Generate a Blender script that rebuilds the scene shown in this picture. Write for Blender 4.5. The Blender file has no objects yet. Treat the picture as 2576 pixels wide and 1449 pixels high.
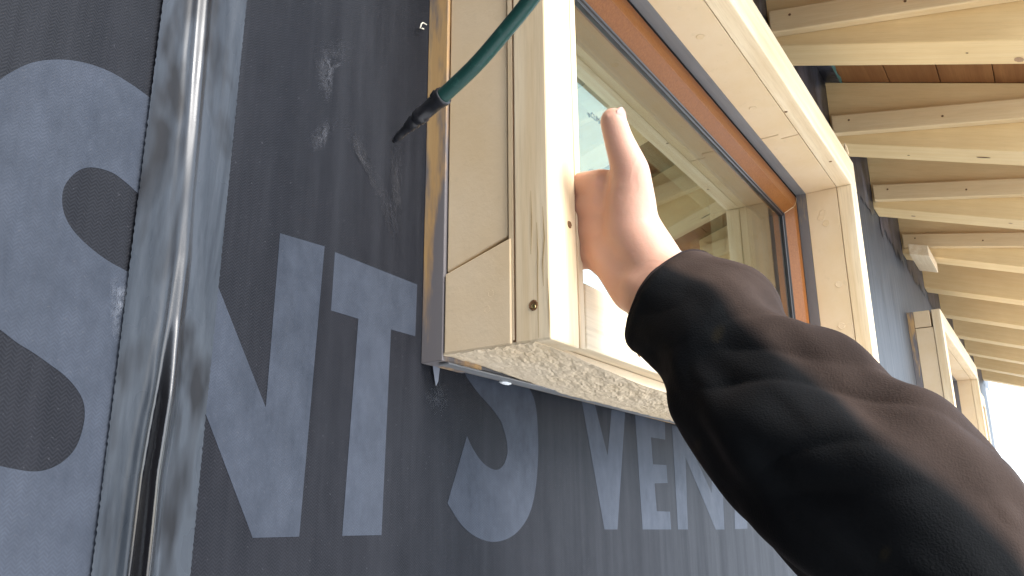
import bpy, bmesh, math, random
import numpy as np
from mathutils import Vector, Matrix, noise
from mathutils.geometry import tessellate_polygon

# ------------------------------------------------------------------ units
# Everything is laid out in units of the camera-to-wall distance (0.41 m);
# x runs along the wall, y into it (membrane face at y = 1), z up from the lens.
S = 0.41
EYE = 1.55
def W(x, y, z):
    return Vector((x * S, y * S, z * S + EYE))

scene = bpy.context.scene
C = scene.collection

# ------------------------------------------------------------------ camera
F = 2086.1
PITCH, ROLL, YAW = 0.2805978, -0.0076565, 0.9947288
fwd0 = Vector((math.sin(YAW), math.cos(YAW), 0)); right0 = Vector((math.cos(YAW), -math.sin(YAW), 0)); zup = Vector((0, 0, 1))
FWD = fwd0 * math.cos(PITCH) + zup * math.sin(PITCH)
UP1 = -fwd0 * math.sin(PITCH) + zup * math.cos(PITCH)
RGT = right0 * math.cos(ROLL) + UP1 * math.sin(ROLL)
UP = -right0 * math.sin(ROLL) + UP1 * math.cos(ROLL)
cam = bpy.data.cameras.new('camera')
cam.sensor_width = 36; cam.lens = F / 2576 * 36
cam.clip_start = 0.02; cam.clip_end = 2000
camo = bpy.data.objects.new('camera', cam); C.objects.link(camo)
m = Matrix((RGT, UP, -FWD)).transposed().to_4x4(); m.translation = W(0, 0, 0)
camo.matrix_world = m
scene.camera = camo

def ray(px, py):
    return FWD + RGT * ((px - 1288) / F) - UP * ((py - 724.5) / F)
def on_wall(px, py, y=1.0):          # point of the wall plane seen at a photo pixel -> (x, z)
    v = ray(px, py); t = y / v.y
    return (v.x * t, v.z * t)
def at(px, py, d):                   # point at a depth d, wall units
    return ray(px, py) * d

# ------------------------------------------------------------------ light
SUN_EL, SUN_AZ = math.radians(36), math.radians(186)   # azimuth clockwise from +y
world = bpy.data.worlds.new('World'); scene.world = world; world.use_nodes = True
nt = world.node_tree; bg = nt.nodes['Background']
sky = nt.nodes.new('ShaderNodeTexSky'); sky.sky_type = 'NISHITA'; sky.sun_disc = False
sky.sun_elevation = SUN_EL; sky.sun_rotation = SUN_AZ; sky.dust_density = 1.5; sky.air_density = 1.0; sky.ozone_density = 1.0
# thin overcast: pale cloud light mixed over the clear sky model
mx = nt.nodes.new('ShaderNodeMix'); mx.data_type = 'RGBA'; mx.inputs[0].default_value = 0.65
tcw = nt.nodes.new('ShaderNodeTexCoord'); cn = nt.nodes.new('ShaderNodeTexNoise'); cn.inputs['Scale'].default_value = 2.2; cn.inputs['Detail'].default_value = 5
cr_ = nt.nodes.new('ShaderNodeValToRGB'); cr_.color_ramp.elements[0].position = 0.3; cr_.color_ramp.elements[1].position = 0.75
cr_.color_ramp.elements[0].color = (2.9, 3.3, 3.9, 1); cr_.color_ramp.elements[1].color = (4.6, 5.0, 5.6, 1)
nt.links.new(tcw.outputs['Generated'], cn.inputs['Vector']); nt.links.new(cn.outputs['Fac'], cr_.inputs[0])
nt.links.new(sky.outputs[0], mx.inputs[6]); nt.links.new(cr_.outputs[0], mx.inputs[7]); nt.links.new(mx.outputs[2], bg.inputs[0]); bg.inputs[1].default_value = 0.15
sl = bpy.data.lights.new('sun', 'SUN'); sl.energy = 1.5; sl.angle = math.radians(25); sl.color = (1, 0.97, 0.93)
so = bpy.data.objects.new('sun', sl); C.objects.link(so)
sd = Vector((math.sin(SUN_AZ) * math.cos(SUN_EL), math.cos(SUN_AZ) * math.cos(SUN_EL), math.sin(SUN_EL)))
so.rotation_euler = sd.to_track_quat('Z', 'Y').to_euler()
scene.view_settings.view_transform = 'Standard'; scene.view_settings.look = 'None'
scene.view_settings.exposure = 2.1; scene.view_settings.gamma = 1
scene.cycles.max_bounces = 8

# ------------------------------------------------------------------ materials
class NT:
    def __init__(s, name, rough=0.6, spec=0.4):
        s.m = bpy.data.materials.new(name); s.m.use_nodes = True
        s.t = s.m.node_tree; s.b = s.t.nodes['Principled BSDF']
        s.b.inputs['Roughness'].default_value = rough
        s.b.inputs['Specular IOR Level'].default_value = spec; s.tilt = 0.0
    def n(s, typ, **kw):
        x = s.t.nodes.new(typ)
        for k, v in kw.items(): setattr(x, k, v)
        return x
    def l(s, a, b): s.t.links.new(a, b)
    def coord(s, scale=(1, 1, 1), rand=True):
        tc = s.n('ShaderNodeTexCoord'); mp = s.n('ShaderNodeMapping'); mp.inputs['Scale'].default_value = scale
        if rand:
            oi = s.n('ShaderNodeObjectInfo'); ml = s.n('ShaderNodeVectorMath', operation='SCALE'); ml.inputs[0].default_value = (17.3, 9.1, 23.7)
            s.l(oi.outputs['Random'], ml.inputs['Scale'])
            ad = s.n('ShaderNodeVectorMath', operation='ADD')
            if s.tilt:
                rt = s.n('ShaderNodeMapping'); rt.inputs['Rotation'].default_value = (s.tilt, 0, 0); s.l(tc.outputs['Object'], rt.inputs['Vector']); s.l(rt.outputs[0], ad.inputs[0])
            else: s.l(tc.outputs['Object'], ad.inputs[0]); s.l(ml.outputs[0], ad.inputs[1])
            s.l(ad.outputs[0], mp.inputs['Vector'])
        else: s.l(tc.outputs['Object'], mp.inputs['Vector'])
        return mp.outputs[0]
    def noise(s, co, scale, detail=4, rough=0.55, dist=0):
        x = s.n('ShaderNodeTexNoise'); x.inputs['Scale'].default_value = scale; x.inputs['Detail'].default_value = detail
        x.inputs['Roughness'].default_value = rough; x.inputs['Distortion'].default_value = dist
        s.l(co, x.inputs['Vector']); return x.outputs['Fac']
    def ramp(s, fac, stops, interp='LINEAR'):
        r = s.n('ShaderNodeValToRGB'); r.color_ramp.interpolation = interp
        e = r.color_ramp.elements
        while len(e) < len(stops): e.new(0.5)
        for i, (p, c) in enumerate(stops):
            e[i].position = p; e[i].color = (c, c, c, 1) if isinstance(c, (int, float)) else (*c, 1)
        s.l(fac, r.inputs[0]); return r.outputs[0]
    def mix(s, fac, a, b, mode='MIX'):
        x = s.n('ShaderNodeMix', data_type='RGBA', blend_type=mode)
        for sock, v in ((x.inputs[0], fac), (x.inputs[6], a), (x.inputs[7], b)):
            if isinstance(v, (int, float)): sock.default_value = v
            elif isinstance(v, tuple): sock.default_value = (*v, 1)
            else: s.l(v, sock)
        return x.outputs[2]
    def math(s, op, a, b=0.0, c=None):
        x = s.n('ShaderNodeMath', operation=op)
        for i, v in enumerate((a, b) if c is None else (a, b, c)):
            if isinstance(v, (int, float)): x.inputs[i].default_value = v
            else: s.l(v, x.inputs[i])
        return x.outputs[0]
    def bump(s, h, strength=0.3, dist=0.001):
        x = s.n('ShaderNodeBump'); x.inputs['Strength'].default_value = strength; x.inputs['Distance'].default_value = dist
        s.l(h, x.inputs['Height']); s.l(x.outputs[0], s.b.inputs['Normal'])
    def col(s, c):
        if isinstance(c, tuple): s.b.inputs['Base Color'].default_value = (*c, 1)
        else: s.l(c, s.b.inputs['Base Color'])

def wood(name, axis, light, dark, knots=0.05, grey=None, rough=0.62, contrast=1.0, tilt=0.0, greycut=0.38):
    """axis = grain direction 0/1/2"""
    k = NT(name, rough, 0.3); k.tilt = tilt
    sc = [1, 1, 1]; sc[axis] = 0.045
    co = k.coord(tuple(sc))
    w = k.n('ShaderNodeTexNoise'); w.inputs['Scale'].default_value = 55; w.inputs['Detail'].default_value = 3; w.inputs['Distortion'].default_value = 0.12
    k.l(co, w.inputs['Vector'])
    grain = k.ramp(w.outputs['Fac'], [(0.35, 0.0), (0.65, 1.0)])
    fine = k.noise(co, 340, 3, 0.7)
    big = k.noise(k.coord((1, 1, 1)), 5, 3)
    oi_ = k.n('ShaderNodeObjectInfo')
    c0 = k.mix(k.math('MULTIPLY_ADD', grain, 0.55 * contrast, k.math('MULTIPLY', oi_.outputs['Random'], 0.22)), light, dark)
    c1 = k.mix(k.math('MULTIPLY', k.ramp(fine, [(0.45, 0.0), (0.75, 1.0)]), 0.35 * contrast), c0, tuple(x * 0.72 for x in dark))
    c2 = k.mix(k.math('MULTIPLY', k.ramp(big, [(0.35, 0), (0.7, 1)]), 0.35), c1, tuple(x * 0.85 for x in dark))
    # knots: sparse voronoi cells, elongated along the grain
    sc2 = [1, 1, 1]; sc2[axis] = 0.45
    vo = k.n('ShaderNodeTexVoronoi'); vo.inputs['Scale'].default_value = 9
    k.l(k.coord(tuple(sc2)), vo.inputs['Vector'])
    kn = k.ramp(vo.outputs['Distance'], [(knots * 0.55, 1.0), (knots, 0.55), (knots * 1.8, 0.0)])
    c3 = k.mix(kn, c2, (0.17, 0.085, 0.04))
    if grey:
        sg = [9, 9, 9]; sg[axis] = 1.6
        g = k.ramp(k.noise(k.coord(tuple(sg)), 3.0, 5, 0.65), [(greycut, 0), (greycut + 0.12, 1)])
        c3 = k.mix(k.math('MULTIPLY', g, 0.92), c3, grey)
    k.col(c3)
    k.bump(k.math('ADD', w.outputs['Fac'], k.math('MULTIPLY', fine, 0.6)), 0.25, 0.0006)
    return k.m

SPR_L, SPR_D = (0.82, 0.70, 0.50), (0.66, 0.49, 0.28)
M = {}
for ax, n_ in ((0, 'x'), (1, 'y'), (2, 'z')):
    M['spruce_' + n_] = wood('spruce_' + n_, ax, SPR_L, SPR_D, 0.045, contrast=1.25)
M['rafter_wood'] = wood('rafter_wood', 1, (0.84, 0.64, 0.34), (0.74, 0.51, 0.23), 0.045, tilt=-math.atan(0.325), contrast=0.8)
M['batten_wood'] = wood('batten_wood', 1, (0.82, 0.66, 0.40), (0.68, 0.48, 0.24), 0.05, tilt=-math.atan(0.186), contrast=0.8)
M['sheathing_wood'] = wood('sheathing_wood', 0, (0.34, 0.16, 0.055), (0.22, 0.09, 0.03), 0.03, rough=0.7)
M['stained_z'] = wood('stained_z', 2, (0.56, 0.37, 0.17), (0.38, 0.22, 0.09), 0.03, grey=(0.135, 0.135, 0.15))
M['stained_x'] = wood('stained_x', 0, (0.56, 0.37, 0.17), (0.40, 0.24, 0.10), 0.03, grey=(0.16, 0.165, 0.175))
M['grey_stained_z'] = wood('grey_stained_z', 2, (0.40, 0.28, 0.15), (0.25, 0.17, 0.09), 0.02, grey=(0.13, 0.13, 0.14), greycut=0.26)
M['grey_primer'] = wood('grey_primer', 0, (0.21, 0.215, 0.22), (0.15, 0.155, 0.16), 0.01, rough=0.5)

def foam(name, rough_amt=0.14, tint=(0.68, 0.54, 0.365)):
    k = NT(name, 0.8, 0.2)
    co = k.coord()
    a = k.noise(co, 9, 5, 0.6); f = k.noise(co, 420, 3, 0.6); p = k.noise(co, 70, 4, 0.6)
    c = k.mix(k.ramp(a, [(0.3, 0), (0.7, 1)]), tint, tuple(x * y for x, y in zip(tint, (0.93, 0.88, 0.78))))
    c = k.mix(k.math('MULTIPLY', k.ramp(p, [(0.62, 0), (0.70, 1)]), 0.25), c, tuple(x * 0.75 for x in tint))
    k.col(c); k.bump(k.math('ADD', k.math('MULTIPLY', f, 0.3), p), rough_amt, 0.002)
    return k.m
M['foam'] = foam('foam')
M['cut_foam'] = foam('cut_foam', 0.35, (0.66, 0.55, 0.40))

def plain(name, color, rough=0.5, spec=0.5, nscale=0, nb=0.2, metal=0.0, var=0.15):
    k = NT(name, rough, spec); k.b.inputs['Metallic'].default_value = metal
    if nscale:
        a = k.noise(k.coord(), nscale, 5, 0.6)
        k.col(k.mix(a, tuple(x * (1 - var) for x in color), tuple(min(1, x * (1 + var)) for x in color)))
        k.bump(a, nb, 0.001)
    else: k.col(color)
    return k.m
M['black'] = plain('black_rubber', (0.012, 0.012, 0.014), 0.35, 0.5, 60, 0.1)
M['gap'] = plain('gap', (0.01, 0.008, 0.008), 0.9, 0.1)
M['bark_line'] = plain('resin', (0.33, 0.14, 0.05), 0.7, 0.3, 120, 0.4, var=0.4)
M['streak'] = plain('resin_streak', (0.40, 0.28, 0.13), 0.6, 0.3, 200, 0.2, var=0.3)
M['screw'] = plain('screw_steel', (0.35, 0.27, 0.12), 0.3, 0.6, metal=0.9)
M['knot'] = plain('knot', (0.16, 0.08, 0.035), 0.7, 0.3, 400, 0.3, var=0.4)
M['teal'] = plain('teal_tape', (0.10, 0.22, 0.20), 0.6, 0.4, 90, 0.3, var=0.4)
M['white_putty'] = plain('white_putty', (0.75, 0.78, 0.80), 0.6, 0.4, 90, 0.3)
M['thread'] = plain('thread', (0.55, 0.53, 0.45), 0.8)

# varnished brown window timber
k = NT('brown_varnish', 0.42, 0.18)
f = k.noise(k.coord(), 260, 4, 0.7); g_ = k.noise(k.coord((0.15, 1, 0.15)), 60, 4)
c = k.mix(k.ramp(f, [(0.35, 0), (0.75, 1)]), (0.155, 0.052, 0.010), (0.24, 0.090, 0.021))
k.col(k.mix(k.math('MULTIPLY', g_, 0.5), c, (0.15, 0.050, 0.008))); k.bump(f, 0.45, 0.0008)
k.b.inputs['Coat Weight'].default_value = 0.06; k.b.inputs['Coat Roughness'].default_value = 0.3
M['brown'] = k.m

# woven roofing membrane: herringbone weave, wiped dirt, chalk
def membrane(name, lo, hi, letter=False):
    k = NT(name, 0.62, 0.16)
    tc = k.n('ShaderNodeTexCoord'); sx = k.n('ShaderNodeSeparateXYZ'); k.l(tc.outputs['Object'], sx.inputs[0])
    x, z = sx.outputs[0], sx.outputs[2]
    tri = k.math('PINGPONG', x, 0.0024)
    sw = k.math('SINE', k.math('MULTIPLY', k.math('ADD', z, tri), 2 * math.pi / 0.0021))
    seg = k.math('SINE', k.math('MULTIPLY', k.math('SUBTRACT', x, z), 2 * math.pi / 0.0042))
    weave = k.math('MULTIPLY_ADD', sw, 0.5, 0.5)
    co = k.coord((1, 1, 1), False)
    big = k.noise(k.coord((3, 1, 1.0), False), 2.2, 6, 0.6)
    strk = k.noise(k.coord((30, 30, 1.8), False), 1.6, 6, 0.68)
    spk = k.noise(co, 420, 2, 0.6); med = k.noise(k.coord((1.3, 1, 0.8), False), 42, 5, 0.7)
    c = k.mix(k.ramp(k.math('MULTIPLY_ADD', med, 0.55, k.math('MULTIPLY', big, 0.5)), [(0.38, 0), (0.66, 1)]), lo, hi)
    c = k.mix(k.math('MULTIPLY', k.ramp(strk, [(0.45, 0), (0.75, 1)]), 0.32 if not letter else 0.45), c, tuple(v * (2.2 if not letter else 0.7) for v in hi))
    c = k.mix(k.math('MULTIPLY', weave, 0.5), c, tuple(v * (1.9 if not letter else 0.62) for v in hi))
    c = k.mix(k.math('MULTIPLY', k.ramp(spk, [(0.66, 0), (0.74, 1)]), 0.35), c, (0.08, 0.08, 0.09))
    k.col(c)
    h = k.math('ADD', k.math('MULTIPLY', weave, 0.6), k.math('MULTIPLY', k.noise(co, 14, 4), 3.0))
    k.bump(h, 0.16, 0.0006)
    out = [n for n in k.t.nodes if n.type == 'OUTPUT_MATERIAL'][0]; bn = [n for n in k.t.nodes if n.type == 'BUMP'][0]
    df = k.n('ShaderNodeBsdfDiffuse'); df.inputs['Roughness'].default_value = 0.6; k.l(c, df.inputs['Color']); k.l(bn.outputs[0], df.inputs['Normal'])
    gs = k.n('ShaderNodeBsdfGlossy'); gs.inputs['Color'].default_value = (0.9, 0.95, 1, 1); k.l(bn.outputs[0], gs.inputs['Normal']); k.l(k.ramp(strk, [(0.3, 0.38), (0.7, 0.58)]), gs.inputs['Roughness'])
    fn = k.n('ShaderNodeFresnel'); fn.inputs['IOR'].default_value = 1.30
    mm = k.n('ShaderNodeMixShader'); k.l(k.math('MULTIPLY', fn.outputs[0], k.ramp(strk, [(0.3, 0.32), (0.75, 0.46)])), mm.inputs[0]); k.l(df.outputs[0], mm.inputs[1]); k.l(gs.outputs[0], mm.inputs[2]); k.l(mm.outputs[0], out.inputs[0])
    return k
MB = membrane('membrane_black', (0.0062, 0.0068, 0.0088), (0.0125, 0.0132, 0.0165))
M['membrane'] = MB.m
M['print'] = membrane('membrane_print', (0.027, 0.033, 0.045), (0.060, 0.070, 0.092), True).m

# self adhesive seam tape, glossy; ragged dark patches in its colour imitate reflected surroundings
k = NT('seam_tape', 0.25, 0.22)
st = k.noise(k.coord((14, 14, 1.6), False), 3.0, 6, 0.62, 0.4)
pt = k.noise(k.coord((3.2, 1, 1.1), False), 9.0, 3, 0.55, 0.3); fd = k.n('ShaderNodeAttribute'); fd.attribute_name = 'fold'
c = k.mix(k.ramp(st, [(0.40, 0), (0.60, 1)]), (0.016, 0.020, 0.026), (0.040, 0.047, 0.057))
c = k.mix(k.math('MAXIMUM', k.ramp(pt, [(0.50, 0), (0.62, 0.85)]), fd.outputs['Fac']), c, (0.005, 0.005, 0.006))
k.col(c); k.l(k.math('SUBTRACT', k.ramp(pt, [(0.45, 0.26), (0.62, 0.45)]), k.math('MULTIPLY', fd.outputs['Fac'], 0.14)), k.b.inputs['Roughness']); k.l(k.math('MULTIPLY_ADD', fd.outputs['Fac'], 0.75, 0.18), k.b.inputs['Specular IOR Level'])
k.bump(k.math('ADD', st, k.math('MULTIPLY', k.noise(k.coord((1, 1, 1), False), 900, 2), 0.3)), 0.10, 0.001)
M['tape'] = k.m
# tarry flashing
k = NT('flashing', 0.4, 0.5)
a = k.noise(k.coord((1, 1, 0.35), False), 16, 6, 0.65)
k.col(k.mix(k.ramp(a, [(0.42, 0), (0.62, 1)]), (0.012, 0.013, 0.017), (0.075, 0.08, 0.10))); k.bump(a, 0.8, 0.004)
M['flashing'] = k.m

# insulated glass: strong mirror at this grazing view, slightly green
k = NT('glass_pane', 0.0, 0.5)
t = k.t; t.nodes.remove(k.b)
out = [n for n in t.nodes if n.type == 'OUTPUT_MATERIAL'][0]
gl = k.n('ShaderNodeBsdfGlossy'); gl.inputs['Color'].default_value = (0.96, 0.98, 0.92, 1); gl.inputs['Roughness'].default_value = 0.0
tr = k.n('ShaderNodeBsdfTransparent'); tr.inputs['Color'].default_value = (0.84, 0.90, 0.86, 1)
fr = k.n('ShaderNodeFresnel'); fr.inputs['IOR'].default_value = 4.2
ge = k.n('ShaderNodeNewGeometry'); ff = k.math('MULTIPLY', fr.outputs[0], k.math('SUBTRACT', 1.0, ge.outputs['Backfacing']))
ms = k.n('ShaderNodeMixShader'); k.l(ff, ms.inputs[0]); k.l(tr.outputs[0], ms.inputs[1]); k.l(gl.outputs[0], ms.inputs[2]); k.l(ms.outputs[0], out.inputs[0])
M['glass'] = k.m

M['room'] = plain('room_plaster', (0.42, 0.41, 0.37), 0.9, 0.1, 3)
k = NT('ground_snow', 0.9, 0.2)
a = k.noise(k.coord((1, 1, 1), False), 0.8, 6, 0.6); b_ = k.noise(k.coord((1, 1, 1), False), 30, 5, 0.7)
k.col(k.mix(a, k.mix(b_, (0.66, 0.65, 0.64), (0.80, 0.80, 0.80)), (0.74, 0.74, 0.74))); k.bump(b_, 0.6, 0.02)
M['ground'] = k.m

# hose
k = NT('hose_green', 0.38, 0.5)
a = k.noise(k.coord(), 130, 5, 0.65)
k.col(k.mix(k.ramp(a, [(0.58, 0), (0.74, 1)]), (0.009, 0.055, 0.044), (0.035, 0.11, 0.092))); k.bump(a, 0.2, 0.0006)
M['hose'] = k.m

# skin
k = NT('skin', 0.50, 0.35)
a = k.noise(k.coord(), 22, 4, 0.55); b_ = k.noise(k.coord(), 9, 2, 0.5)
c = k.mix(k.ramp(b_, [(0.35, 0), (0.65, 1)]), (0.58, 0.43, 0.33), (0.56, 0.37, 0.29))
pm = k.n('ShaderNodeAttribute'); pm.attribute_name = 'palm'
c = k.mix(k.math('MULTIPLY', a, 0.25), c, (0.46, 0.24, 0.18))
c = k.mix(k.math('MULTIPLY', pm.outputs['Fac'], 0.55), c, (0.46, 0.20, 0.125))
k.col(c)
k.b.inputs['Subsurface Weight'].default_value = 0.25; k.b.inputs['Subsurface Radius'].default_value = (0.012, 0.004, 0.002); k.b.inputs['Subsurface Scale'].default_value = 1.0
cr = k.noise(k.coord(), 320, 3, 0.6)
wr = k.n('ShaderNodeTexWave'); wr.inputs['Scale'].default_value = 14; wr.inputs['Distortion'].default_value = 9; wr.inputs['Detail'].default_value = 3; k.l(k.coord((1, 1, 1)), wr.inputs['Vector'])
k.bump(k.math('ADD', cr, k.math('MULTIPLY', k.ramp(wr.outputs['Fac'], [(0.0, 0), (0.12, 1)]), 1.0)), 0.35, 0.0005)
M['skin'] = k.m
M['nail'] = plain('nail', (0.46, 0.26, 0.22), 0.35, 0.4)

# jacket
k = NT('jacket_cloth', 0.85, 0.10)
a = k.noise(k.coord(), 14, 5, 0.6); b_ = k.noise(k.coord(), 900, 2, 0.5); y_ = k.noise(k.coord((1, 1, 1)), 11, 2, 0.4)
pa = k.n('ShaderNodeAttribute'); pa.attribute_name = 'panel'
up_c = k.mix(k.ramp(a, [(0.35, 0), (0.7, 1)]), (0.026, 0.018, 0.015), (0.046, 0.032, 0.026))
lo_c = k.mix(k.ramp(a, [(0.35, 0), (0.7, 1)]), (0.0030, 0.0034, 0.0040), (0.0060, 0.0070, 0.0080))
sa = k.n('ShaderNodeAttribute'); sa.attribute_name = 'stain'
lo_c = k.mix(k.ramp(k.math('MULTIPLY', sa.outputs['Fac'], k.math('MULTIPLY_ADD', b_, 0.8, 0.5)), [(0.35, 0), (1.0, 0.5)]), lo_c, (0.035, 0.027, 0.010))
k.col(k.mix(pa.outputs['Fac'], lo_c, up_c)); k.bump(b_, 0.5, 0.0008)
k.b.inputs['Sheen Weight'].default_value = 0.06; k.b.inputs['Sheen Roughness'].default_value = 0.4
k.b.inputs['Sheen Tint'].default_value = (0.55, 0.42, 0.38, 1)
M['jacket'] = k.m
k = NT('cuff_knit', 0.8, 0.15); rb = k.noise(k.coord(), 700, 3, 0.6); k.col(k.mix(rb, (0.012, 0.009, 0.009), (0.032, 0.021, 0.019))); k.bump(rb, 0.5, 0.001); M['hem'] = k.m
M['stain'] = plain('yellow_stain', (0.15, 0.10, 0.035), 0.7, 0.2, 80, 0.2, var=0.4)
M['label_ink'] = plain('label_ink', (0.03, 0.035, 0.04), 0.6)

# ------------------------------------------------------------------ helpers
def tag(o, label=None, cat=None, group=None, kind=None):
    if label: o['label'] = label
    if cat: o['category'] = cat
    if group: o['group'] = group
    if kind: o['kind'] = kind
    return o
def thing(name, base, label, cat, group=None):
    o = bpy.data.objects.new(name, None); C.objects.link(o); o.location = W(*base); o.empty_display_size = 0.05
    return tag(o, label, cat, group)
def link(name, bm, mat, parent=None, smooth=False, base=None, face_out=False):
    """mesh of world-space vertices -> object whose origin is the parent's origin"""
    bmesh.ops.recalc_face_normals(bm, faces=bm.faces)
    if face_out:                                       # open sheets on the wall look outwards
        bm.normal_update()
        bmesh.ops.reverse_faces(bm, faces=[f_ for f_ in bm.faces if f_.normal.y > 0])
    root = parent
    off = Vector((0, 0, 0))
    while root is not None: off += root.location; root = root.parent
    if base is not None: off = W(*base)
    bmesh.ops.translate(bm, verts=bm.verts, vec=-off)
    me = bpy.data.meshes.new(name); bm.to_mesh(me); bm.free(); me.materials.append(mat)
    if smooth:
        for p in me.polygons: p.use_smooth = True
    o = bpy.data.objects.new(name, me); C.objects.link(o)
    if parent is not None: o.parent = parent
    elif base is not None: o.location = off
    return o
def add_box(bm, x0, x1, y0, y1, z0, z1, bev=0.0012, fn=None):
    vs = [bm.verts.new(W(x, y, z)) for x in (x0, x1) for y in (y0, y1) for z in (z0, z1)]
    if fn:
        for v, (x, y, z) in zip(vs, [(x, y, z) for x in (x0, x1) for y in (y0, y1) for z in (z0, z1)]):
            v.co = W(*fn(x, y, z))
    fs = [bm.faces.new([vs[i] for i in q]) for q in ((0, 1, 3, 2), (4, 6, 7, 5), (0, 4, 5, 1), (2, 3, 7, 6), (0, 2, 6, 4), (1, 5, 7, 3))]
    if bev:
        es = list({e for f_ in fs for e in f_.edges})
        bmesh.ops.bevel(bm, geom=es, offset=bev, segments=2, affect='EDGES', profile=0.5)
    return vs
def box(name, x0, x1, y0, y1, z0, z1, mat, parent, bev=0.0012, fn=None, base=None):
    bm = bmesh.new(); add_box(bm, x0, x1, y0, y1, z0, z1, bev, fn)
    return link(name, bm, mat, parent, base=base)
def add_tube(bm, pts, radii, seg=16, cap=True):
    """tube through world points"""
    n = len(pts); rings = []
    t0 = (pts[1] - pts[0]).normalized(); ref = t0.orthogonal().normalized()
    for i, p in enumerate(pts):
        t = (pts[min(i + 1, n - 1)] - pts[max(i - 1, 0)]).normalized()
        ref = (ref - t * ref.dot(t)).normalized(); b = t.cross(ref)
        rings.append([bm.verts.new(p + (ref * math.cos(a) + b * math.sin(a)) * radii[i]) for a in [2 * math.pi * j / seg for j in range(seg)]])
    for a, b in zip(rings, rings[1:]):
        for j in range(seg): bm.faces.new((a[j], a[(j + 1) % seg], b[(j + 1) % seg], b[j]))
    if cap: bm.faces.new(rings[0][::-1]); bm.faces.new(rings[-1])
def spline(pts, n):
    """catmull-rom on tuples of floats"""
    P = [np.array(p, float) for p in pts]; P = [2 * P[0] - P[1]] + P + [2 * P[-1] - P[-2]]; out = []
    for i in range(1, len(P) - 2):
        for j in range(n):
            t = j / n; a, b, c, d = P[i - 1:i + 3]
            out.append(0.5 * ((2 * b) + (-a + c) * t + (2 * a - 5 * b + 4 * c - d) * t * t + (-a + 3 * b - 3 * c + d) * t ** 3))
    out.append(P[-2]); return out

# ================================================================== SETTING
bm = bmesh.new()
g = [bm.verts.new((x, y, 0)) for x, y in ((-900, -900), (900, -900), (900, 900), (-900, 900))]; bm.faces.new(g)
tag(link('ground', bm, M['ground']), kind='structure')

# window openings: x0, x1 (outer), z0, z1 (outer), and the inner opening
WINS = [(1.217, 4.557, 0.313, 1.915), (8.26, 11.75, 0.313, 1.885), (13.2, 14.3, 0.60, 1.83)]
def inner(w):
    return (w[0] + 0.130, w[1] - 0.147, w[2] + 0.134, w[3] - 0.177)
ZT = 3.03; ZB = -EYE / S - 0.02; XL, XR = -6.0, 17.75
SL = 0.325                                            # roof pitch

wall = thing('house_wall', (XL, 1.0, ZB), 'black woven membrane covered house wall with large grey printed letters', 'wall')
def grid_sheet(bm, x0, x1, z0, z1, y0, step, fn):
    nx = max(2, int((x1 - x0) / step)); nz = max(2, int((z1 - z0) / step))
    vs = [[bm.verts.new(W(x0 + (x1 - x0) * i / nx, fn(x0 + (x1 - x0) * i / nx, z0 + (z1 - z0) * j / nz), z0 + (z1 - z0) * j / nz)) for j in range(nz + 1)] for i in range(nx + 1)]
    for i in range(nx):
        for j in range(nz): bm.faces.new((vs[i][j], vs[i + 1][j], vs[i + 1][j + 1], vs[i][j + 1]))
bm = bmesh.new()
xs = [XL] + [v for w in WINS for v in (inner(w)[0], inner(w)[1])] + [XR]
# solid wall pieces between and around the openings
for i in range(0, len(xs) - 1):
    if i % 2 == 0: add_box(bm, xs[i], xs[i + 1], 1.0, 1.28, ZB, ZT, 0)
    else:
        w = inner(WINS[i // 2])
        add_box(bm, xs[i], xs[i + 1], 1.0, 1.28, ZB, w[2], 0); add_box(bm, xs[i], xs[i + 1], 1.0, 1.28, w[3], ZT, 0)
membrane_o = link('membrane', bm, M['membrane'], wall)
# room behind the wall so that the glass looks into something real
bm = bmesh.new()

fx0, fx1 = ray(1380, 300).x / ray(1380, 300).y * 6, ray(1578, 300).x / ray(1578, 300).y * 6
fz0, fz1 = 2.6, 7.75
add_box(bm, XL, fx0, 6.0, 6.3, ZB, 7.9, 0); add_box(bm, fx1, XR, 6.0, 6.3, ZB, 7.9, 0); add_box(bm, fx0, fx1, 6.0, 6.3, ZB, fz0, 0); add_box(bm, fx0, fx1, 6.0, 6.3, fz1, 7.9, 0)
add_box(bm, XL, XR, 1.2, 6.3, 7.9, 8.1, 0); add_box(bm, XL - 0.3, XL, 1.2, 6.3, ZB, 7.9, 0); add_box(bm, XR, XR + 0.2, 1.0, 6.3, ZB, 7.9, 0); add_box(bm, XL, XR, 1.2, 6, ZB, ZB + 0.1, 0); add_box(bm, XL, XR, 1.08, 1.28, ZT + 0.1, 7.9, 0)
link('room_lining', bm, M['room'], wall)
# unseen wall, added out of view on the left to cut sky light
blocker_bm = bmesh.new(); BLOCKER = True

add_box(blocker_bm, XL - 0.4, XL + 2.2, -4.5, 0.99, ZB, ZT, 0); link('sky_blocker', blocker_bm, M['membrane'], wall)
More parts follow.
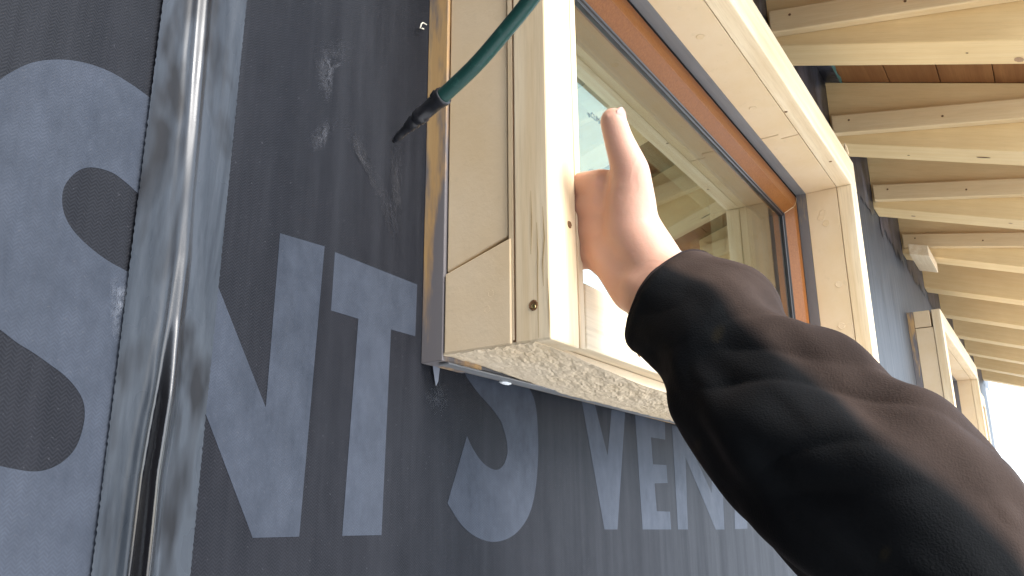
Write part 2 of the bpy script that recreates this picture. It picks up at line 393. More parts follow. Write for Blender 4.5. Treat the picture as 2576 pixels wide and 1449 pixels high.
# printed letters, laid 0.5 mm proud of the membrane
def flat_poly(name, pts, mat, parent, yoff=0.0006, thick=0.0006):
    bm = bmesh.new()
    vs = [bm.verts.new(W(x, 1.0 - yoff, z)) for x, z in pts]
    for tri in tessellate_polygon([[Vector((x, z, 0)) for x, z in pts]]):
        try: bm.faces.new([vs[i] for i in tri])
        except ValueError: pass
    return link(name, bm, mat, parent, face_out=True)
def letter(px, label):
    o = flat_poly('letter', [on_wall(*p) for p in px], M['print'], wall)
    o['label'] = label; return o
def smooth_px(pts, n=5): return [tuple(p) for p in spline(pts, n)]
S1 = (smooth_px([(-120, 330), (-60, 250), (0, 200), (31, 180), (68, 162), (104, 153), (146, 150), (187, 153), (234, 164), (281, 183), (328, 211), (374, 244), (420, 285), (450, 350)])
      + [(448, 484)] + smooth_px([(400, 540), (343, 484), (318, 461), (286, 437), (250, 424), (219, 422), (193, 432), (169, 456), (157, 484), (157, 521), (169, 557), (193, 591), (229, 625), (271, 656), (323, 685), (370, 715)])
      + [(400, 760), (395, 900), (372, 1100), (345, 1300), (320, 1500), (300, 1640), (-150, 1640), (-150, 1150)]
      + smooth_px([(-60, 1155), (0, 1172), (37, 1180), (78, 1186), (115, 1182), (152, 1165), (183, 1136), (201, 1100), (212, 1052), (209, 1011), (191, 977), (162, 945), (125, 917), (84, 888), (42, 862), (0, 830), (-60, 790)])
      + [(-150, 760), (-200, 600)])
letter(S1, 'very large grey letter S at the left')
letter([(704, 587), (816, 620), (752, 1350), (635, 1353), (516, 1039), (482, 950), (500, 600), (522, 660), (551, 728), (668, 1025)], 'grey letter N beside the tape')
letter([(842, 634), (1049, 716), (1044, 846), (983, 829), (959, 1346), (860, 1348), (901, 802), (832, 781)], 'grey letter T beside the window box')
letter(smooth_px([(1174, 1097), (1190, 1130), (1215, 1165), (1245, 1182), (1264, 1172), (1275, 1145), (1275, 1118), (1268, 1085), (1257, 1056), (1236, 1027), (1202, 988), (1174, 949), (1166, 930)]) + [(1320, 962)] + smooth_px([(1328, 972), (1340, 995), (1348, 1027), (1352, 1074), (1353, 1150), (1346, 1235), (1328, 1300), (1292, 1346), (1245, 1363), (1200, 1352), (1160, 1320), (1125, 1266)]), 'smaller grey letter S under the window box')
letter([(1463, 1010), (1496, 1018), (1528, 1145), (1538, 1030), (1572, 1036), (1553, 1332), (1520, 1332)], 'grey letter V under the window box')
letter([(1597, 1042), (1672, 1060), (1673, 1106), (1637, 1100), (1642, 1168), (1676, 1170), (1679, 1215), (1646, 1216), (1652, 1286), (1685, 1287), (1688, 1332), (1616, 1332)], 'grey letter E behind the sleeve')
letter([(1690, 1070), (1715, 1076), (1790, 1240), (1787, 1095), (1812, 1100), (1822, 1332), (1800, 1332), (1724, 1150), (1730, 1332), (1705, 1332)], 'grey letter N behind the sleeve')
letter([(1822, 1102), (1895, 1118), (1897, 1150), (1872, 1146), (1880, 1330), (1848, 1331), (1845, 1140), (1824, 1136)], 'grey letter T behind the sleeve')

# chalky scuffs on the membrane: ragged flecks
random.seed(5)
def scuff(px0, px1, wpx, n, mat):
    bm = bmesh.new()
    for i in range(n):
        t = random.random(); cx = px0[0] + (px1[0] - px0[0]) * t + random.gauss(0, wpx); cy = px0[1] + (px1[1] - px0[1]) * t + random.gauss(0, wpx * 0.8)
        x, z = on_wall(cx, cy); l_ = random.uniform(0.0015, 0.006); w_ = random.uniform(0.0008, 0.002)
        a = random.gauss(1.35, 0.35); ux, uz = math.cos(a), math.sin(a)
        q = [bm.verts.new(W(x + sx * l_ * ux - sz * w_ * uz, 1.0 - 0.003 - i * 2e-6, z + sx * l_ * uz + sz * w_ * ux)) for sx, sz in ((-1, 0), (0, -1), (1, 0), (0, 1))]
        bm.faces.new(q)
    return link('chalk_mark', bm, mat, wall)
chalk = plain('chalk', (0.10, 0.105, 0.12), 0.9, 0.1, 200, 0.2, var=0.3); chalk2 = plain('chalk_white', (0.30, 0.32, 0.35), 0.9, 0.1, 200, 0.2, var=0.3)
def chalk_patch(name, px, col, seed):
    """a thin smear whose coverage breaks up: real transparency noise on its own sheet"""
    k = NT(name, 0.85, 0.1); k.col(col)
    co = k.coord((1, 1, 0.6), False)
    a = k.noise(co, 260, 4, 0.7); b = k.noise(co, 26, 4, 0.6)
    uv = k.n('ShaderNodeAttribute'); uv.attribute_name = 'fade'
    al = k.math('MULTIPLY', k.ramp(k.math('ADD', k.math('MULTIPLY', a, 0.6), k.math('MULTIPLY', b, 0.6)), [(0.55, 0), (0.75, 1)]), uv.outputs['Fac'])
    k.l(al, k.b.inputs['Alpha'])
    bm = bmesh.new(); lay = bm.verts.layers.float.new('fade')
    cxp = sum(p[0] for p in px) / len(px); cyp = sum(p[1] for p in px) / len(px)
    cv = bm.verts.new(W(on_wall(cxp, cyp)[0], 1 - 0.0035 - seed * 2e-4, on_wall(cxp, cyp)[1])); cv[lay] = 0.48
    rg = []
    for p in smooth_px(px + [px[0]], 4)[:-1]:
        x, z = on_wall(*p); v = bm.verts.new(W(x, 1 - 0.0035 - seed * 2e-4, z)); v[lay] = 0.0; rg.append(v)
    for a_, b2 in zip(rg, rg[1:] + rg[:1]): bm.faces.new((cv, a_, b2))
    return link('chalk_mark', bm, k.m, wall, face_out=True)
cc = (0.10, 0.105, 0.12)
chalk_patch('ca', [(780, 110), (870, 95), (890, 150), (840, 180), (830, 260), (800, 250), (790, 180)], cc, 1)
chalk_patch('cb', [(765, 345), (830, 290), (850, 320), (800, 390), (765, 385)], cc, 2)
chalk_patch('cc', [(840, 300), (870, 290), (990, 520), (985, 610), (950, 520), (900, 400)], (0.06, 0.06, 0.065), 3)
0 and chalk_patch('cd', [(820, 460), (880, 440), (890, 500), (830, 510)], cc, 4)
chalk_patch('ce', [(270, 700), (310, 690), (325, 760), (300, 850), (275, 840)], (0.25, 0.27, 0.31), 5)
chalk_patch('cf', [(1060, 990), (1110, 960), (1125, 1005), (1105, 1050), (1070, 1030)], (0.12, 0.13, 0.15), 6)
chalk_patch('cg', [(975, 380), (1010, 370), (1005, 600), (980, 560)], (0.06, 0.06, 0.065), 7)
flat_poly('paint_drip', [on_wall(*p) for p in ((1084, 920), (1102, 926), (1098, 960), (1092, 972), (1088, 950))], plain('drip', (0.16, 0.18, 0.22), 0.6), wall, 0.0045)

# vertical seam tape with its raised, creased fold
bm = bmesh.new()
rows = []; fl = bm.verts.layers.float.new('fold')
NV, NU = 260, 72
for j in range(NV + 1):
    py = -380 + (1900 + 380) * j / NV
    xl, zl = on_wall(403.6 - 0.1253 * py, py); xr, zr = on_wall(614.5 - 0.0994 * py, py)
    zz = (zl + zr) / 2
    fpx = np.interp(py, [-380, 0, 260, 640, 800, 943, 1200, 1449, 1900], [540, 512, 492, 462, 440, 418, 372, 342, 300])
    xf, _ = on_wall(fpx, py)
    hgt = np.interp(py, [-380, 0, 200, 500, 800, 1000, 1449, 1900], [0.004, 0.005, 0.005, 0.002, 0.006, 0.016, 0.020, 0.020])
    row = []
    for i in range(NU + 1):
        u = i / NU; x = xl + (xr - xl) * u
        if i in (0, NU): x += 0.0008 * math.sin(j * 2.6) + 0.001 * noise.noise(Vector((i, j * 0.7, 3)))
        d = (x - xf)
        rw = 0.006 + hgt * 1.0
        r = hgt * (math.exp(-(d / 0.013) ** 2) if d < 0 else (0.5 + 0.5 * math.cos(math.pi * min(1, d / rw))) * 0.35 + 0.65 * max(0, 1 - d / rw)) + 0.4 * hgt * math.exp(-((d + 0.024 + 0.004 * noise.noise(Vector((0, j * 0.05, 9)))) / 0.006) ** 2) - 0.35 * hgt * math.exp(-((d + 0.013) / 0.006) ** 2)
        wob = 0.0010 * noise.noise(Vector((x * 40, zz * 5, 1.7))) + 0.0003 * noise.noise(Vector((x * 110, zz * 14, 4.7)))
        row.append(bm.verts.new(W(x, 1.0 - 0.0062 - max(r, -0.003) - wob, zz)))
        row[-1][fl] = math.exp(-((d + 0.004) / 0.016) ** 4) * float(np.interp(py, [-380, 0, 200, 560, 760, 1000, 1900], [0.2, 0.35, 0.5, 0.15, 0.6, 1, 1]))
    rows.append(row)
for a, b in zip(rows, rows[1:]):
    for i in range(NU): bm.faces.new((a[i], a[i + 1], b[i + 1], b[i]))
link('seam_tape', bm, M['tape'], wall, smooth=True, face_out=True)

# tarry flashing between the rafter feet, turned on to the roof boards
RX0, RSP, RT = 4.175, 1.462, 0.255
for i in range(-4, 10):
    x0 = RX0 + RSP * i + RT; x1 = RX0 + RSP * (i + 1)
    if x0 > XR: break
    bm = bmesh.new(); n = 24; random.seed(i + 50)
    top, mid, low = [], [], []
    for j in range(n + 1):
        x = x0 + (x1 - x0) * j / n
        edge = 0.05 * noise.noise(Vector((x * 6, i, 0))) + 0.03 * noise.noise(Vector((x * 22, i, 5)))
        out = 0.887 + 0.01 * noise.noise(Vector((x * 9, 3, i)))
        top.append(bm.verts.new(W(x, out, ZT - 0.008 + SL * (out - 1))))
        mid.append(bm.verts.new(W(x, 0.992, ZT - 0.010)))
        low.append(bm.verts.new(W(x, 0.993, 2.45 + 2.2 * edge + 0.05 * noise.noise(Vector((x * 60, i, 9))))))
    for j in range(n):
        bm.faces.new((top[j], top[j + 1], mid[j + 1], mid[j])); bm.faces.new((mid[j], mid[j + 1], low[j + 1], low[j]))
    o = link('flashing', bm, M['flashing'], wall, smooth=False)
    bm = bmesh.new()
    for j in range(n):
        xa = x0 + (x1 - x0) * j / n; xb = x0 + (x1 - x0) * (j + 1) / n
        w0 = 0.875 + 0.006 * math.sin(j * 1.9); w1 = 0.875 + 0.006 * math.sin((j + 1) * 1.9)
        bm.faces.new([bm.verts.new(W(*p)) for p in ((xa, w0, ZT - 0.0095 + SL * (w0 - 1)), (xb, w1, ZT - 0.0095 + SL * (w1 - 1)), (xb, 0.893, ZT - 0.0100 + SL * (0.893 - 1)), (xa, 0.893, ZT - 0.0100 + SL * (0.893 - 1)))])
    link('flashing_edge', bm, M['teal'], wall)

# ================================================================== ROOF
YE = -0.42                                            # outer end of the eaves
deck = thing('roof_deck', (XL, 1.0, ZT), 'brown tongued roof boards laid over the rafters under the eaves', 'roof')
bm = bmesh.new()
y = 1.18; bw = 0.300
def sl(x, y_, z): return (x, y_, z + SL * (y_ - 1))
while y - bw > YE - 0.3:
    add_box(bm, XL, XR + 0.3, y - bw + 0.004, y, ZT, ZT + 0.05, 0.002, sl)
    y -= bw
link('roof_boards', bm, M['sheathing_wood'], deck)
box('underlay', XL, XR + 0.3, YE + 0.02, 1.20, ZT + 0.052, ZT + 0.09, M['gap'], deck, 0, sl)

raf_labels = {
    -1: 'spruce rafter over the near end of the first window box', 0: 'topmost spruce rafter in the photo, its wide pale underside just below the picture top',
    1: 'spruce rafter with a dark slit knot underneath, above the first window box corner', 2: 'spruce rafter meeting the wall beside the first window box corner',
    3: 'spruce rafter carrying the small offcut block at the wall', 4: 'spruce rafter directly beyond the small offcut block',
    5: 'spruce rafter above the near top corner of the second window box', 6: 'spruce rafter over the middle of the second window box',
    7: 'spruce rafter over the far half of the second window box', 8: 'next to last spruce rafter at the far end of the eaves', 9: 'last spruce rafter at the far end of the eaves against the white sky'}
ZR = 2.55
def build_rafter():
    r = thing('rafter', (RX0, 1.0, ZR), '', 'rafter', 'rafters under the eaves')
    def fr(x, y_, z): return (x, y_, z + SL * (y_ - 1))
    box('beam', RX0, RX0 + RT, YE, 0.998, ZR, ZT - 0.004, M['rafter_wood'], r, 0.003, fr)
    def fb(x, y_, z): return (x, y_, z + 0.186 * (y_ - 1))
    ye = YE + 0.05
    box('batten', RX0 - 0.066, RX0 - 0.001, ye, 0.972, 2.594, 2.732, M['batten_wood'], r, 0.003, fb)
    for yy, zz in ((0.86, 2.63), (0.30, 2.60)):        # countersunk screws
        bm = bmesh.new(); zc = zz + 0.055 + 0.186 * (yy - 1)
        add_tube(bm, [W(RX0 - 0.0675, yy, zc), W(RX0 - 0.055, yy, zc)], [0.0030, 0.0030], 12)
        link('screw', bm, M['knot'], r)
    return r
def copy_tree(o, parent=None):
    c = o.copy(); C.objects.link(c)
    if parent is not None: c.parent = parent
    for ch in list(o.children): copy_tree(ch, c)
    return c
raf0 = build_rafter(); raf0['label'] = raf_labels[0]
rafters = {0: raf0}
for i in list(range(-4, 0)) + list(range(1, 10)):
    r = copy_tree(raf0); r.location = raf0.location + Vector((RSP * i * S, 0, 0)); rafters[i] = r
    r['label'] = raf_labels.get(i, 'spruce rafter seen only as a reflection in the window glass')
for i in range(4, 10):                                 # the far ones carry no side batten
    for ch in list(rafters[i].children):
        if ch.name.split('.')[0] in ('batten', 'screw'): bpy.data.objects.remove(ch)
box('offcut_block', 8.04, 8.66, 0.72, 0.88, 2.375, 2.478, M['spruce_x'], None, 0.002, lambda x, y_, z: (x, y_, z + 0.30 * (y_ - 0.88)), base=(8.04, 0.8, 2.38))
tag(bpy.data.objects['offcut_block'], 'short pale offcut of timber nailed crosswise under a rafter at the wall', 'timber offcut')

# ================================================================== WINDOW BOXES
def rough_slab(name, x0, x1, y0, y1, z0, z1, mat, parent, zfn, amp=0.0042, step=0.009):
    """foam slab whose underside was broken off with a saw"""
    bm = bmesh.new(); nx = int((x1 - x0) / step); ny = int((y1 - y0) / (step * 0.5))
    lowv = []
    for i in range(nx + 1):
        r = []
        for j in range(ny + 1):
            x = x0 + (x1 - x0) * i / nx; y_ = y0 + (y1 - y0) * j / ny
            e = 0.25 if j in (0,) else 1
            a = noise.fractal(Vector((x * 22 + y_ * 20, y_ * 60 - x * 16, 0.5)), 0.55, 2.1, 5) * amp * 1.1 * (0.35 + 0.65 * math.sin(math.pi * min(1, (y_ - y0) / (y1 - y0) + 0.18)))
            r.append(bm.verts.new(W(x, y_, zfn(x, y_) + a * e)))
        lowv.append(r)
    for i in range(nx):
        for j in range(ny): bm.faces.new((lowv[i][j], lowv[i + 1][j], lowv[i + 1][j + 1], lowv[i][j + 1]))
    topv = [[bm.verts.new(W(x, y_, z1)) for y_ in (y0, y1)] for x in (x0, x1)]
    bm.faces.new((topv[0][0], topv[0][1], topv[1][1], topv[1][0]))
    bm.faces.new([r[0] for r in lowv] + [topv[1][0], topv[0][0]])
    bm.faces.new([r[-1] for r in lowv][::-1] + [topv[0][1], topv[1][1]])
    bm.faces.new(lowv[0][::-1] + [topv[0][0], topv[0][1]])
    bm.faces.new(lowv[-1] + [topv[1][1], topv[1][0]])
    return link(name, bm, mat, parent)

def surround(w, label, yf=0.71, detail=True):
    x0, x1, z0, z1 = w; a, b, c, d = inner(w)
    t = thing('window_box', (x0, 1.0, z0), label, 'window surround', 'insulated window surrounds along the wall')
    yb = 0.948; ys = yf + 0.075
    # left side
    box('batten', x0, x0 + 0.19 if False else a, yb, 1.0, z0 - 0.011, z1, M['stained_z'], t, 0.0008)
    if detail:
        box('insulation', x0, a, ys + 0.008, yb - 0.003, z0 + 0.001, z0 + 0.192, M['foam'], t, 0.0012,
            lambda x, y_, z: (x, y_, z - (0.045 * (yb - y_) / 0.15 - 0.035) * (-1 if z > z0 + 0.1 else 0)))
        box('insulation', x0 + 0.006, a, ys + 0.018, yb - 0.003, z0 + 0.192, z1 - 0.002, M['foam'], t, 0.0012,
            lambda x, y_, z: (x, y_, z + (0.050 * (yb - y_) / 0.15 - 0.030 if z < z1 - 0.1 else 0)))
        box('insulation', x0 + 0.002, a - 0.004, ys + 0.003, ys + 0.014, z0 + 0.008, z1 - 0.004, M['foam'], t, 0.0006)
        box('resin_line', x0 + 0.004, a - 0.01, ys + 0.0005, ys + 0.0025, z0 + 0.004, z1 - 0.01, M['bark_line'], t, 0)
        box('stud', x0, a - 0.026, yf, ys, z0, z1, M['spruce_z'], t, 0.0016)
        box('trim_strip', a - 0.022, a - 0.001, yf + 0.001, ys, z0 + 0.003, z1 - 0.001, M['spruce_z'], t, 0.0008)
        box('resin_line', a - 0.0265, a - 0.0215, yf + 0.0035, ys - 0.002, z0 + 0.004, z1 - 0.002, M['bark_line'], t, 0)
    else:
        box('insulation', x0 + 0.004, a, ys + 0.003, yb - 0.003, z0, z1 - 0.16, M['foam'], t)
        box('insulation', x0, a, ys + 0.015, yb - 0.003, z1 - 0.152, z1 - 0.002, M['foam'], t)
        box('stud', x0, a, yf, ys, z0, z1, M['spruce_z'], t, 0.0016)
    # right side
    box('batten', b, x1, yb, 1.0, z0, z1, M['grey_stained_z'], t, 0.0008)
    box('insulation', b, x1, ys + 0.002, yb - 0.001, z0, d - 0.001, M['foam'], t, 0.0008)
    box('stud', b - 0.002, x1, yf, ys, z0, d - 0.001, M['spruce_z'], t, 0.0016)
    # top
    box('batten', a, b, yb, 1.0, d, z1, M['grey_primer'], t, 0.0008)
    # soffit foam in two boards with a stepped joint
    xj = a + (b - a) * 0.755
    def step_board(xs, side):
        bm = bmesh.new(); ym = (ys + yb) / 2; g2 = 0.004 * side; stp = 0.05
        o_ = [(xs, ys + 0.002), (xj + g2, ys + 0.002), (xj + g2, ym), (xj - stp + g2, ym), (xj - stp + g2, yb - 0.001), (xs, yb - 0.001)]
        lo_ = [bm.verts.new(W(x, y_, d)) for x, y_ in o_]; hi_ = [bm.verts.new(W(x, y_, z1)) for x, y_ in o_]
        bm.faces.new(lo_); bm.faces.new(hi_[::-1])
        for i in range(6): bm.faces.new((lo_[i], lo_[(i + 1) % 6], hi_[(i + 1) % 6], hi_[i]))
        link('insulation', bm, M['foam'], t)
    step_board(a, -1); step_board(x1 if not detail else x1, 1)
    box('stud', a, x1, yf, ys, d, z1, M['spruce_x'], t, 0.0016)
    # bottom
    box('batten', a, b, yb + 0.004, 1.0, z0 - 0.008, c, M['stained_x'], t, 0.0008)
    box('stud', a, b, yf, ys, z0 + 0.006, c, M['spruce_x'], t, 0.0016)
    if detail:
        rough_slab('insulation', x0 + 0.002, b, ys - 0.040, yb - 0.001, z0, z0 + 0.004, M['cut_foam'], t, lambda x, y_: z0 - 0.001 - 0.016 * min(1, max(0, (x - x0 - 0.10) / 0.35)))
    box('insulation', a, b, ys + 0.004, yb - 0.001, z0 + 0.006, c - 0.002, M['foam'], t)
    if detail:
        box('primer_band', x0 + 0.012, b, yb - 0.006, yb + 0.019, z0 - 0.016, z0 - 0.0125, M['grey_primer'], t, 0.0004)
        box('primer_band', x0 + 0.0125 , x0 + 0.0145, yb - 0.01, yb - 0.004, z0, z0 + 0.01, M['grey_primer'], t, 0)
    return t

box1 = surround(WINS[0], 'large timber and foam window surround standing out from the wall behind the hand')
box2 = surround(WINS[1], 'second timber window surround farther along the wall beyond the arm', 0.72, False)
box3 = surround(WINS[2], 'small farthest timber window surround near the end of the wall', 0.84, False)

# damage details on the first box: screw holes, pulled knots, foam dents
def ring_mark(parent, center, axis, r, mat_out, name='screw_hole', depth=0.004):
    ax = {'x': Vector((1, 0, 0)), 'y': Vector((0, 1, 0)), 'z': Vector((0, 0, 1))}[axis]
    bm = bmesh.new(); u = ax.orthogonal().normalized(); v = ax.cross(u); c0 = W(*center)
    prev = None; seg = 18
    prof = [(1.35, 0.0002), (1.15, -0.0004), (1.0, -0.0002), (0.75, 0.0), (0.45, -0.0001), (0.0001, 0.0)]
    for k_, (rr, h) in enumerate(prof):
        cur = []
        for j in range(seg):
            an = 2 * math.pi * j / seg; q = 1 + 0.22 * noise.noise(Vector((j * 0.9, k_, r * 900)))
            cur.append(bm.verts.new(c0 + (u * math.cos(an) + v * math.sin(an)) * rr * r * q - ax * (-h if False else 0) + ax * h))
        if prev:
            for j in range(seg): bm.faces.new((prev[j], prev[(j + 1) % seg], cur[(j + 1) % seg], cur[j]))
        prev = cur
    return link(name, bm, mat_out, parent, smooth=False)
def on_x(px, py, X):
    v = ray(px, py); t_ = X / v.x; return (X, v.y * t_, v.z * t_)
def on_y(px, py, Y):
    v = ray(px, py); t_ = Y / v.y; return (v.x * t_, Y, v.z * t_)
def on_z(px, py, Z):
    v = ray(px, py); t_ = Z / v.z; return (v.x * t_, v.y * t_, Z)
x0 = WINS[0][0]; zi = inner(WINS[0])[3]; xi = inner(WINS[0])[1]
p = on_x(1342, 768, x0); ring_mark(box1, (p[0] - 0.0004, p[1], p[2]), 'x', 0.0030, M['knot']); ring_mark(box1, (p[0] - 0.0012, p[1] - 0.001, p[2] - 0.002), 'x', 0.0014, M['screw'], 'screw')
p = on_y(1432, 565, 0.71); ring_mark(box1, (p[0], p[1] - 0.001, p[2]), 'y', 0.0022, M['knot'])
p = on_y(1607, 886, 0.71); ring_mark(box1, (p[0], p[1] - 0.001, p[2]), 'y', 0.0032, M['knot'])
for q in ((2089, 406), (1977, 281)):
    p = on_z(*q, zi); ring_mark(box1, (p[0], p[1], p[2] - 0.001), 'z', 0.0022, M['knot'], 'knot')
for q in ((1762, 92), (1894, 272)):
    p = on_z(*q, zi); ring_mark(box1, (p[0], p[1], p[2] - 0.001), 'z', 0.005, M['foam'], 'foam_dent')
for q in ((2066, 548), (2078, 562), (2070, 536), (2110, 715), (2117, 820)):
    p = on_x(*q, xi); ring_mark(box1, (p[0] - 0.001, p[1], p[2]), 'x', 0.0055, M['foam'], 'foam_dent')
for q in ((1235, 738), (1226, 778)):
    p = on_x(*q, x0); ring_mark(box1, (p[0] + 0.0008, p[1], p[2]), 'x', 0.0022, M['foam'], 'foam_dent')
# resin streaks along the grain of the left stud
for pts_ in ([(1351, 560), (1354, 640), (1353, 700), (1356, 850)], [(1366, 520), (1370, 600), (1366, 660), (1368, 720)], [(1336, 480), (1338, 560), (1336, 640)], [(1379, 700), (1382, 780), (1384, 850)]):
    bm = bmesh.new(); L1, L2 = [], []
    for i_, q in enumerate(pts_):
        wd = (0.4 if i_ in (0, len(pts_) - 1) else 1.3)
        for L_, sg in ((L1, -1), (L2, 1)):
            p = on_x(q[0] + sg * wd, q[1], x0); L_.append(bm.verts.new(W(x0 - 0.0012, p[1], p[2])))
    for i_ in range(len(pts_) - 1): bm.faces.new((L1[i_], L1[i_ + 1], L2[i_ + 1], L2[i_]))
    link('resin_streak', bm, M['streak'], box1)
# splinter at the top corner of the box
bm = bmesh.new(); add_tube(bm, [W(4.42, 0.712, 1.914), W(4.40, 0.712, 1.95), W(4.385, 0.712, 1.968)], [0.004, 0.003, 0.0004], 6)
link('splinter', bm, M['spruce_z'], box1)
# putty blob and thread under the box
bm = bmesh.new(); bmesh.ops.create_icosphere(bm, subdivisions=3, radius=1)
for v in bm.verts:
    n_ = 1 + 0.35 * noise.noise(v.co * 2.2); v.co = Vector((v.co.x * 0.008, v.co.y * 0.003, v.co.z * 0.0022)) * n_ + W(*on_z(1272, 962, 0.297))
link('putty', bm, M['white_putty'], box1, smooth=True)
bm = bmesh.new()
pp = [(1073, 62), (1064, 57), (1060, 60), (1057, 71), (1063, 72), (1066, 73)]
add_tube(bm, [W(*on_y(*q, 0.985)) for q in pp], [0.0006] * 6, 6)
tag(link('loose_staple', bm, M['thread'], None), 'tiny bent pale wire staple sticking out beside the top of the first window box', 'staple')

# ================================================================== WINDOWS
def sweep_frame(bm, a, b, c, d, prof):
    """mitred frame: prof = (inset, y)"""
    rings = []
    for o_, y_ in prof:
        rings.append([bm.verts.new(W(*q)) for q in ((a + o_, y_, c + o_), (b - o_, y_, c + o_), (b - o_, y_, d - o_), (a + o_, y_, d - o_))])
    for r0, r1 in zip(rings, rings[1:]):
        for j in range(4): bm.faces.new((r0[j], r0[(j + 1) % 4], r1[(j + 1) % 4], r1[j]))
def window(w, label, marks=False):
    a, b, c, d = inner(w)
    t = thing('window', (a, 1.05, c), label, 'window', 'brown framed windows in the wall')
    bm = bmesh.new()
    sweep_frame(bm, a, b, c, d, [(0.013, 1.16), (0.013, 1.002), (0.016, 0.998), (0.022, 0.996), (0.055, 0.990), (0.088, 0.9915), (0.096, 0.9935), (0.100, 0.998), (0.140, 1.041), (0.142, 1.16)])
    fr_ = link('window_frame', bm, M['brown'], t)
    bm = bmesh.new()
    for cx_, cz_ in ((b, d), (a, d), (b, c), (a, c)):
        sx = -1 if cx_ == b else 1; sz = -1 if cz_ == d else 1
        pts = [(0.020, 0.9945), (0.055, 0.9885), (0.088, 0.990), (0.100, 0.9965), (0.139, 1.0385)]
        add_tube(bm, [W(cx_ + sx * o_, y_, cz_ + sz * o_) for o_, y_ in pts], [0.00045] * 5, 6)
    link('mitre_joint', bm, M['foam'], fr_)
    bm = bmesh.new()
    sweep_frame(bm, a, b, c, d, [(0.0005, 1.1), (0.0005, 1.0005), (0.012, 1.0055), (0.012, 1.1)])
    link('shadow_gap', bm, M['gap'], t)
    bm = bmesh.new()
    sweep_frame(bm, a, b, c, d, [(0.1405, 1.060), (0.1405, 1.040), (0.144, 1.034), (0.149, 1.036), (0.151, 1.041), (0.155, 1.041), (0.160, 1.044), (0.162, 1.060)])
    link('gasket', bm, M['black'], t)
    bm = bmesh.new()
    add_box(bm, a + 0.145, b - 0.145, 1.052, 1.0525, c + 0.145, d - 0.145, 0)
    gp = link('glass_pane', bm, M['glass'], t)
    bm = bmesh.new(); add_box(bm, a + 0.145, b - 0.145, 1.100, 1.101, c + 0.145, d - 0.145, 0)
    link('glass_pane', bm, M['glass'], t)
    return t, gp
win1, pane1 = window(WINS[0], 'window with varnished brown frame and reflecting glass behind the hand')
window(WINS[1], 'brown framed window set inside the second surround')
window(WINS[2], 'small brown framed window set inside the farthest surround')

def text_curve(body, size, px, py, y_, parent, mat):
    cu = bpy.data.curves.new('label_text', 'FONT'); cu.body = body; cu.size = size * S; cu.extrude = 0.0001
    o = bpy.data.objects.new('glass_marking', cu); C.objects.link(o)
    bpy.context.view_layer.update()
    me = bpy.data.meshes.new_from_object(o.evaluated_get(bpy.context.evaluated_depsgraph_get()))
    bpy.data.objects.remove(o)
    x, _, z = on_y(px, py, y_)
    off = Vector(parent.parent.location)
    me.transform(Matrix.Translation(W(x, y_, z) - off) @ Matrix.Rotation(math.radians(90), 4, 'X'))
    me.materials.clear(); me.materials.append(mat)
    o = bpy.data.objects.new('glass_marking', me); C.objects.link(o); o.parent = parent
    return o
text_curve('sgg', 0.016, 1478, 287, 1.0505, pane1, M['label_ink'])
text_curve('CLIMAPLUS', 0.026, 1487, 293, 1.0505, pane1, M['label_ink'])

# ================================================================== HOSE
hose = thing('hose', tuple(at(1105, 250, 1.22)), 'green rubber hose with a black nozzle hanging across the side of the first window box', 'hose')
hp = [tuple(at(*q)) for q in ((1440, -190, 1.06), (1385, -75, 1.10), (1330, 5, 1.13), (1265, 85, 1.155), (1195, 165, 1.18), (1110, 246, 1.215))]
hp = [Vector(p_) for p_ in spline(hp, 12)]
bm = bmesh.new(); add_tube(bm, [W(*p_) for p_ in hp], [0.0046] * len(hp), 24); link('tube', bm, M['hose'], hose, smooth=True)
bm = bmesh.new()
n0, n1 = at(1117, 240, 1.213), at(990, 347, 1.285)
prof = [(0.0, 0.0082), (0.02, 0.0086), (0.10, 0.0080), (0.12, 0.0072), (0.40, 0.0068), (0.41, 0.0078), (0.50, 0.0070), (0.52, 0.0056), (0.55, 0.0056), (0.58, 0.0066), (0.64, 0.0054), (0.70, 0.0050), (0.72, 0.0040), (0.84, 0.0036), (0.86, 0.0040), (0.93, 0.0030), (1.0, 0.0018)]
add_tube(bm, [W(*(n0.lerp(n1, t_) + Vector((0, 0, -0.006 * t_ * t_)))) for t_, _ in prof], [r_ * 0.70 for _, r_ in prof], 20)
nz = link('nozzle', bm, M['black'], hose, smooth=True)
bm = bmesh.new(); q = n0.lerp(n1, 0.0); up_ = at(1095, 233, 1.21)
add_tube(bm, [W(*at(1112, 247, 1.213)), W(*at(1103, 236, 1.208)), W(*at(1092, 232, 1.208)), W(*at(1086, 240, 1.212)), W(*at(1090, 249, 1.218))], [0.001, 0.0013, 0.0015, 0.0013, 0.001], 8)
link('clip', bm, M['black'], nz, smooth=True)

